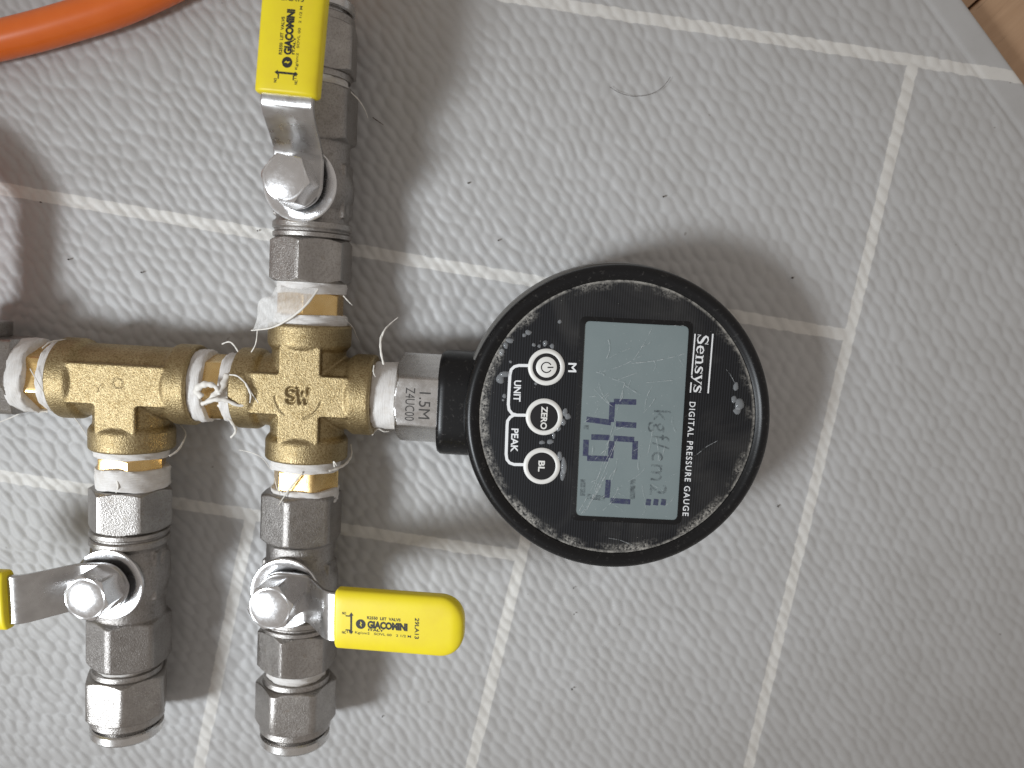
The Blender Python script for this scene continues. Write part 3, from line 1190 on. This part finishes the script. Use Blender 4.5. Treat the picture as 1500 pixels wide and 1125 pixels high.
cands = [((905, 640), (860, 745), .9), ((898, 652), (848, 748), .8), ((915, 560), (865, 735), .7), ((925, 532), (1004, 517), 1.0), ((880, 545), (940, 520), .7), ((870, 570), (905, 600), .7), ((955, 480), (925, 530), .7), ((890, 690), (855, 750), .9), ((884, 700), (851, 752), .7)]
for a, c, w in cands:
    sc.line([(a[0] + (c[0] - a[0]) * t, a[1] + (c[1] - a[1]) * t + 3 * math.sin(3 * t), w) for t in [i / 8 for i in range(9)]], mi=0)
for _ in range(60):
    x, y = R.uniform(845, 1005), R.uniform(475, 758)
    a, l = R.gauss(2.0, .7), R.uniform(8, 40)
    x2, y2 = x + l * math.cos(a), y + l * math.sin(a)
    if inside(x, y) and inside(x2, y2):
        k = R.uniform(-4, 4)
        sc.line([(x + (x2 - x) * t + k * math.sin(math.pi * t), y + (y2 - y) * t, R.choice((.5, .6, .8))) for t in [i / 6 for i in range(7)]])
for a, c in (((1020, 665), (1050, 645)), ((890, 787), (925, 797)), ((1062, 540), (1075, 560))):
    sc.line([(a[0], a[1], .8), ((a[0] + c[0]) / 2, (a[1] + c[1]) / 2 - 2, .8), (c[0], c[1], .8)])
o = sc.b.obj('window_scratches', m.m, gauge, recenter=True)
o['kind'] = 'stuff'
# clear glue droplets around the buttons and chips at the rim
m = Mat('clear_glue')
m.set(base=(0.70, 0.73, 0.76), rough=0.06, alpha=0.24)
b = MB()
drops = [(782, 505, 3), (790, 507, 2.6), (798.5, 503, 3.6, 4.8), (809, 507, 3.6), (748, 530, 2.4), (785, 562, 2.4), (739, 580, 3, 4), (737, 586, 2), (794, 648, 4.6, 3.2), (806, 647, 5.4, 3.8), (811, 638, 2.6, 5),
         (774, 487, 5, 4), (768, 491, 3.2), (741, 506, 4, 5), (747, 499, 6, 4), (735, 516, 4, 6), (820, 471, 3), (832, 610, 4.6, 5), (828, 604, 4, 7), (825, 618, 4, 6), (818, 628, 4, 4), (826, 682, 4.5, 13), (824, 696, 4, 8), (820, 668, 4, 8),
         (740, 548, 8, 5), (733, 555, 6, 8), (1078, 566, 4, 7), (1083, 592, 7, 10), (1075, 585, 4, 6), (1080, 602, 6, 5)]
for d in drops:
    r0, r1 = d[2], (d[3] if len(d) > 3 else d[2])
    w = fp(d[0], d[1])
    k = 0.172
    rs = []
    for t in (0, .35, .7, 1.0, 1.25, 1.45):
        q, h = math.cos(t), math.sin(t)
        rs.append([(w.x + r0 * k * q * math.cos(a) * (1 + .12 * math.sin(3 * a + d[0])), w.y + r1 * k * q * math.sin(a) * (1 + .12 * math.sin(2 * a + d[1])), w.z + .05 + min(r0, r1) * k * .55 * h)
                   for a in [2 * math.pi * j / 14 for j in range(14)]])
    b.rings(rs, cap0=False)
o = b.obj('glue_droplets', m.m, gauge, recenter=True, sharp=80)
o['kind'] = 'stuff'

# engraved rating on the inlet nut's upper flat
b = MB()
NM = rig(0, 0)


def nut_text(txt, x0, x1, y0, y1, bold):
    v, f = font_mesh(txt, bold)
    # reading runs towards -y, glyph tops towards +x
    b.add([tuple(NM @ Vector((x0 + (x1 - x0) * y, y0 + (y1 - y0) * x, 10.85 + .03))) for x, y, _ in v], f)


nut_text('1.5M', 32.0, 35.0, 2.9, -4.2, 0.0)
nut_text('Z4UC00', 28.4, 30.9, 3.9, -4.9, 0.0)
b.obj('engraved_text', plain('laser_mark', (0.035, 0.032, 0.03), 0.5), gauge, recenter=True)


# ---- loose tape ends
def smooth_path(pts, n=6):
    out = []
    k = len(pts)
    for i in range(k - 1):
        p0, p1, p2, p3 = pts[max(i - 1, 0)], pts[i], pts[i + 1], pts[min(i + 2, k - 1)]
        for j in range(n):
            t = j / n
            out.append(tuple(0.5 * (2 * b_ + (c_ - a_) * t + (2 * a_ - 5 * b_ + 4 * c_ - d_) * t * t + (-a_ + 3 * b_ - 3 * c_ + d_) * t ** 3)
                             for a_, b_, c_, d_ in zip(p0, p1, p2, p3)))
    out.append(tuple(pts[-1]))
    return out


def strand(pts, r, mat=STRAND, flat=.6, name='tape_strand', parent=root, taper=True):
    sp = smooth_path([tuple(P(*p)) for p in pts])
    n = len(sp)
    rad = [r * (1 if not taper else (0.55 + 0.45 * math.sin(math.pi * min(1, .2 + i / n)))) * (1 + .18 * math.sin(i * 1.7)) for i in range(n)]
    return MB().tube(sp, rad, 7, flat=flat).obj(name, mat, parent, recenter=True, sharp=80)


for pts, r in [
    ([(466, 424, 23), (448, 447, 24.5), (425, 466, 24), (398, 480, 22), (368, 484, 20)], .33),
    ([(377, 484, 20), (374, 505, 18), (362, 524, 17), (346, 541, 17), (337, 556, 18)], .16),
    ([(325, 504, 14), (337, 501, 15), (347, 512, 16), (353, 528, 17), (344, 546, 18), (335, 560, 19)], .22),
    ([(334, 548, 22), (325, 567, 23.5), (313, 580, 24), (300, 592, 24)], 1.05),
    ([(296, 582, 24), (288, 571, 24), (300, 563, 24.5), (315, 566, 24.5), (322, 578, 24)], .95),
    ([(295, 592, 24), (312, 586, 25), (330, 586, 24.6), (350, 594, 23.8), (366, 590, 23)], .62),
    ([(336, 549, 23), (348, 551, 24.2), (361, 563, 24), (370, 578, 23.5), (380, 592, 23)], .22),
    ([(360, 562, 24), (367, 577, 24.5), (366, 590, 24)], .3),
    ([(320, 592, 20), (330, 606, 19), (341, 620, 16), (345, 632, 12), (338, 641, 8)], .6),
    ([(296, 611, 14), (315, 613, 13), (332, 612, 12)], .3),
    ([(562, 534, 22), (558, 515, 22), (558, 495, 21), (565, 482, 20), (574, 473, 18)], .32),
    ([(558, 500, 21), (563, 484, 20.5), (572, 474, 19), (583, 465, 18)], .22),
    ([(548, 535, 20), (547, 545, 21), (550, 552, 21.5)], .2),
    ([(545, 637, 12), (553, 628, 15), (562, 632, 14), (570, 632, 13)], .25),
    ([(482, 690, 20), (497, 685, 18), (508, 678, 15), (515, 666, 12), (514, 651, 10)], .35),
    ([(490, 684, 19), (489, 676, 20), (493, 682, 20)], .22),
    ([(443, 692, 22.5), (432, 706, 22.5), (420, 722, 22.5), (408, 740, 23.5)], .3),
    ([(350, 659, 9), (368, 663, 10), (384, 671, 12), (396, 687, 14)], .12),
    ([(62, 510, 22), (74, 501, 20), (90, 498, 17), (107, 496, 14)], .22),
    ([(0, 618, 3), (22, 609, 5), (42, 597, 10), (58, 584, 18)], .16),
    ([(44, 540, 23.5), (58, 565, 23.5), (76, 592, 22), (104, 607, 17), (122, 630, 16), (133, 650, 18)], .16),
    ([(78, 592, 20), (92, 587, 19), (106, 590, 16), (110, 600, 13), (100, 606, 10)], .15),
    ([(60, 578, 21), (70, 593, 19), (84, 604, 15), (92, 612, 12)], .4),
    ([(38, 596, 16), (52, 601, 15), (70, 603, 14)], .55),
    ([(248, 668, 18), (260, 660, 16), (268, 648, 13), (272, 634, 10), (264, 622, 8)], .3),
    ([(170, 700, 22.5), (173, 712, 22.8), (170, 722, 22.5)], .3),
    ([(146, 722, 14), (141, 731, 12)], .2),
    ([(512, 133, 16), (525, 146, 14), (534, 160, 12), (539, 173, 10)], .16),
    ([(503, 433, 18), (510, 441, 17), (516, 447, 16)], .2),
    ([(506, 468, 17), (517, 480, 14), (523, 494, 10), (527, 501, 8)], .1),
    ([(410, 724, 22), (405, 712, 20), (402, 700, 19)], .18),
]:
    strand(pts, r)
strand([(546, 172, 1), (553, 177, 1.5), (562, 183, 1)], .14, plain('brown_fibre', (0.10, 0.07, 0.05), .7))

# translucent film of tape peeling off above the cross
b = MB()
Lf = smooth_path([tuple(P(*p)) for p in [(404, 420, 21), (398, 432, 21.5), (384, 437, 21), (377, 448, 20), (377, 466, 20), (370, 483, 20)]], 5)
Rf = smooth_path([tuple(P(*p)) for p in [(466, 422, 23), (456, 438, 24), (443, 451, 24.5), (428, 463, 24), (402, 478, 22), (371, 485, 20.2)]], 5)
K = 8
vs = []
for i, (a, c) in enumerate(zip(Lf, Rf)):
    for k in range(K + 1):
        t = k / K
        p = Vector(a).lerp(Vector(c), t)
        p.z += 1.1 * math.sin(math.pi * t) * math.sin(math.pi * i / len(Lf)) + .25 * math.sin(k * 1.9 + i * .7)
        vs.append(p)
n = K + 1
fs = [(i * n + k, i * n + k + 1, (i + 1) * n + k + 1, (i + 1) * n + k) for i in range(len(Lf) - 1) for k in range(K)]
b.add(vs, fs)
b.obj('tape_film', FILM, root, recenter=True, sharp=80)

# ------------------------------------------------------------------ hoses
hp = [tuple(rig(BX, y) @ Vector((0, 0, 0))) for y in (8, 16, 26, 38)]
hp += [tuple(P(*p)) for p in [(-40, 300, 12), (-75, 225, 9), (-150, 175, 7), (-205, 130, 5.5), (-150, 92, 5), (0, 59, 5), (95, 34, 5), (190, 2, 5), (290, -50, 5), (380, -130, 5), (440, -260, 5)]]
sp = smooth_path(hp, 10)
hose = MB().tube(sp, 5.15, 32).obj('air_hose', ORANGE, None, recenter=True, sharp=60)
tag(hose, 'glossy orange air hose curving over the mat beside the test manifold', 'hose')
tm = rig(-0.6, 80.6, 0, 90)
b = MB()
pts = [tm @ Vector((19.0 + 4 * i, 0.0, 0.004 * i * i * -1)) for i in range(22)]
b.tube(pts, 5.9, 32)
tube = b.obj('supply_tube', AMBER, None, recenter=True, sharp=60)
tag(tube, 'amber plastic tube pushed into the release ring of the top fitting', 'tube')

# ------------------------------------------------------------------ small litter on the mat
hairm = plain('hair', (0.05, 0.035, 0.03), 0.5)
h = strand([(893, 127, .3), (908, 136, .4), (928, 141, .5), (952, 138, .4), (970, 128, .4), (982, 113, .3)], .06, hairm, 1.0, 'hair', None, False)
tag(h, 'single dark curved hair lying on the grey mat', 'hair')
b = MB()
R = random.Random(3)
for (x, y) in [(59, 296), (207, 399), (377, 338), (840, 862), (841, 900), (1161, 407), (972, 288), (730, 352), (686, 268), (100, 380), (1140, 742), (838, 1010), (560, 1050)]:
    w = P(x, y, .1)
    r = R.uniform(.14, .30)
    b.ball((w.x, w.y, .0), (r * R.uniform(.8, 1.3), r, .55), nu=7, nv=5)
cr = b.obj('crumbs', plain('dark_crumb', (0.07, 0.055, 0.045), .8), None, recenter=True)
tag(cr, 'tiny dark crumbs scattered on the grey mat', 'crumbs', kind='stuff')
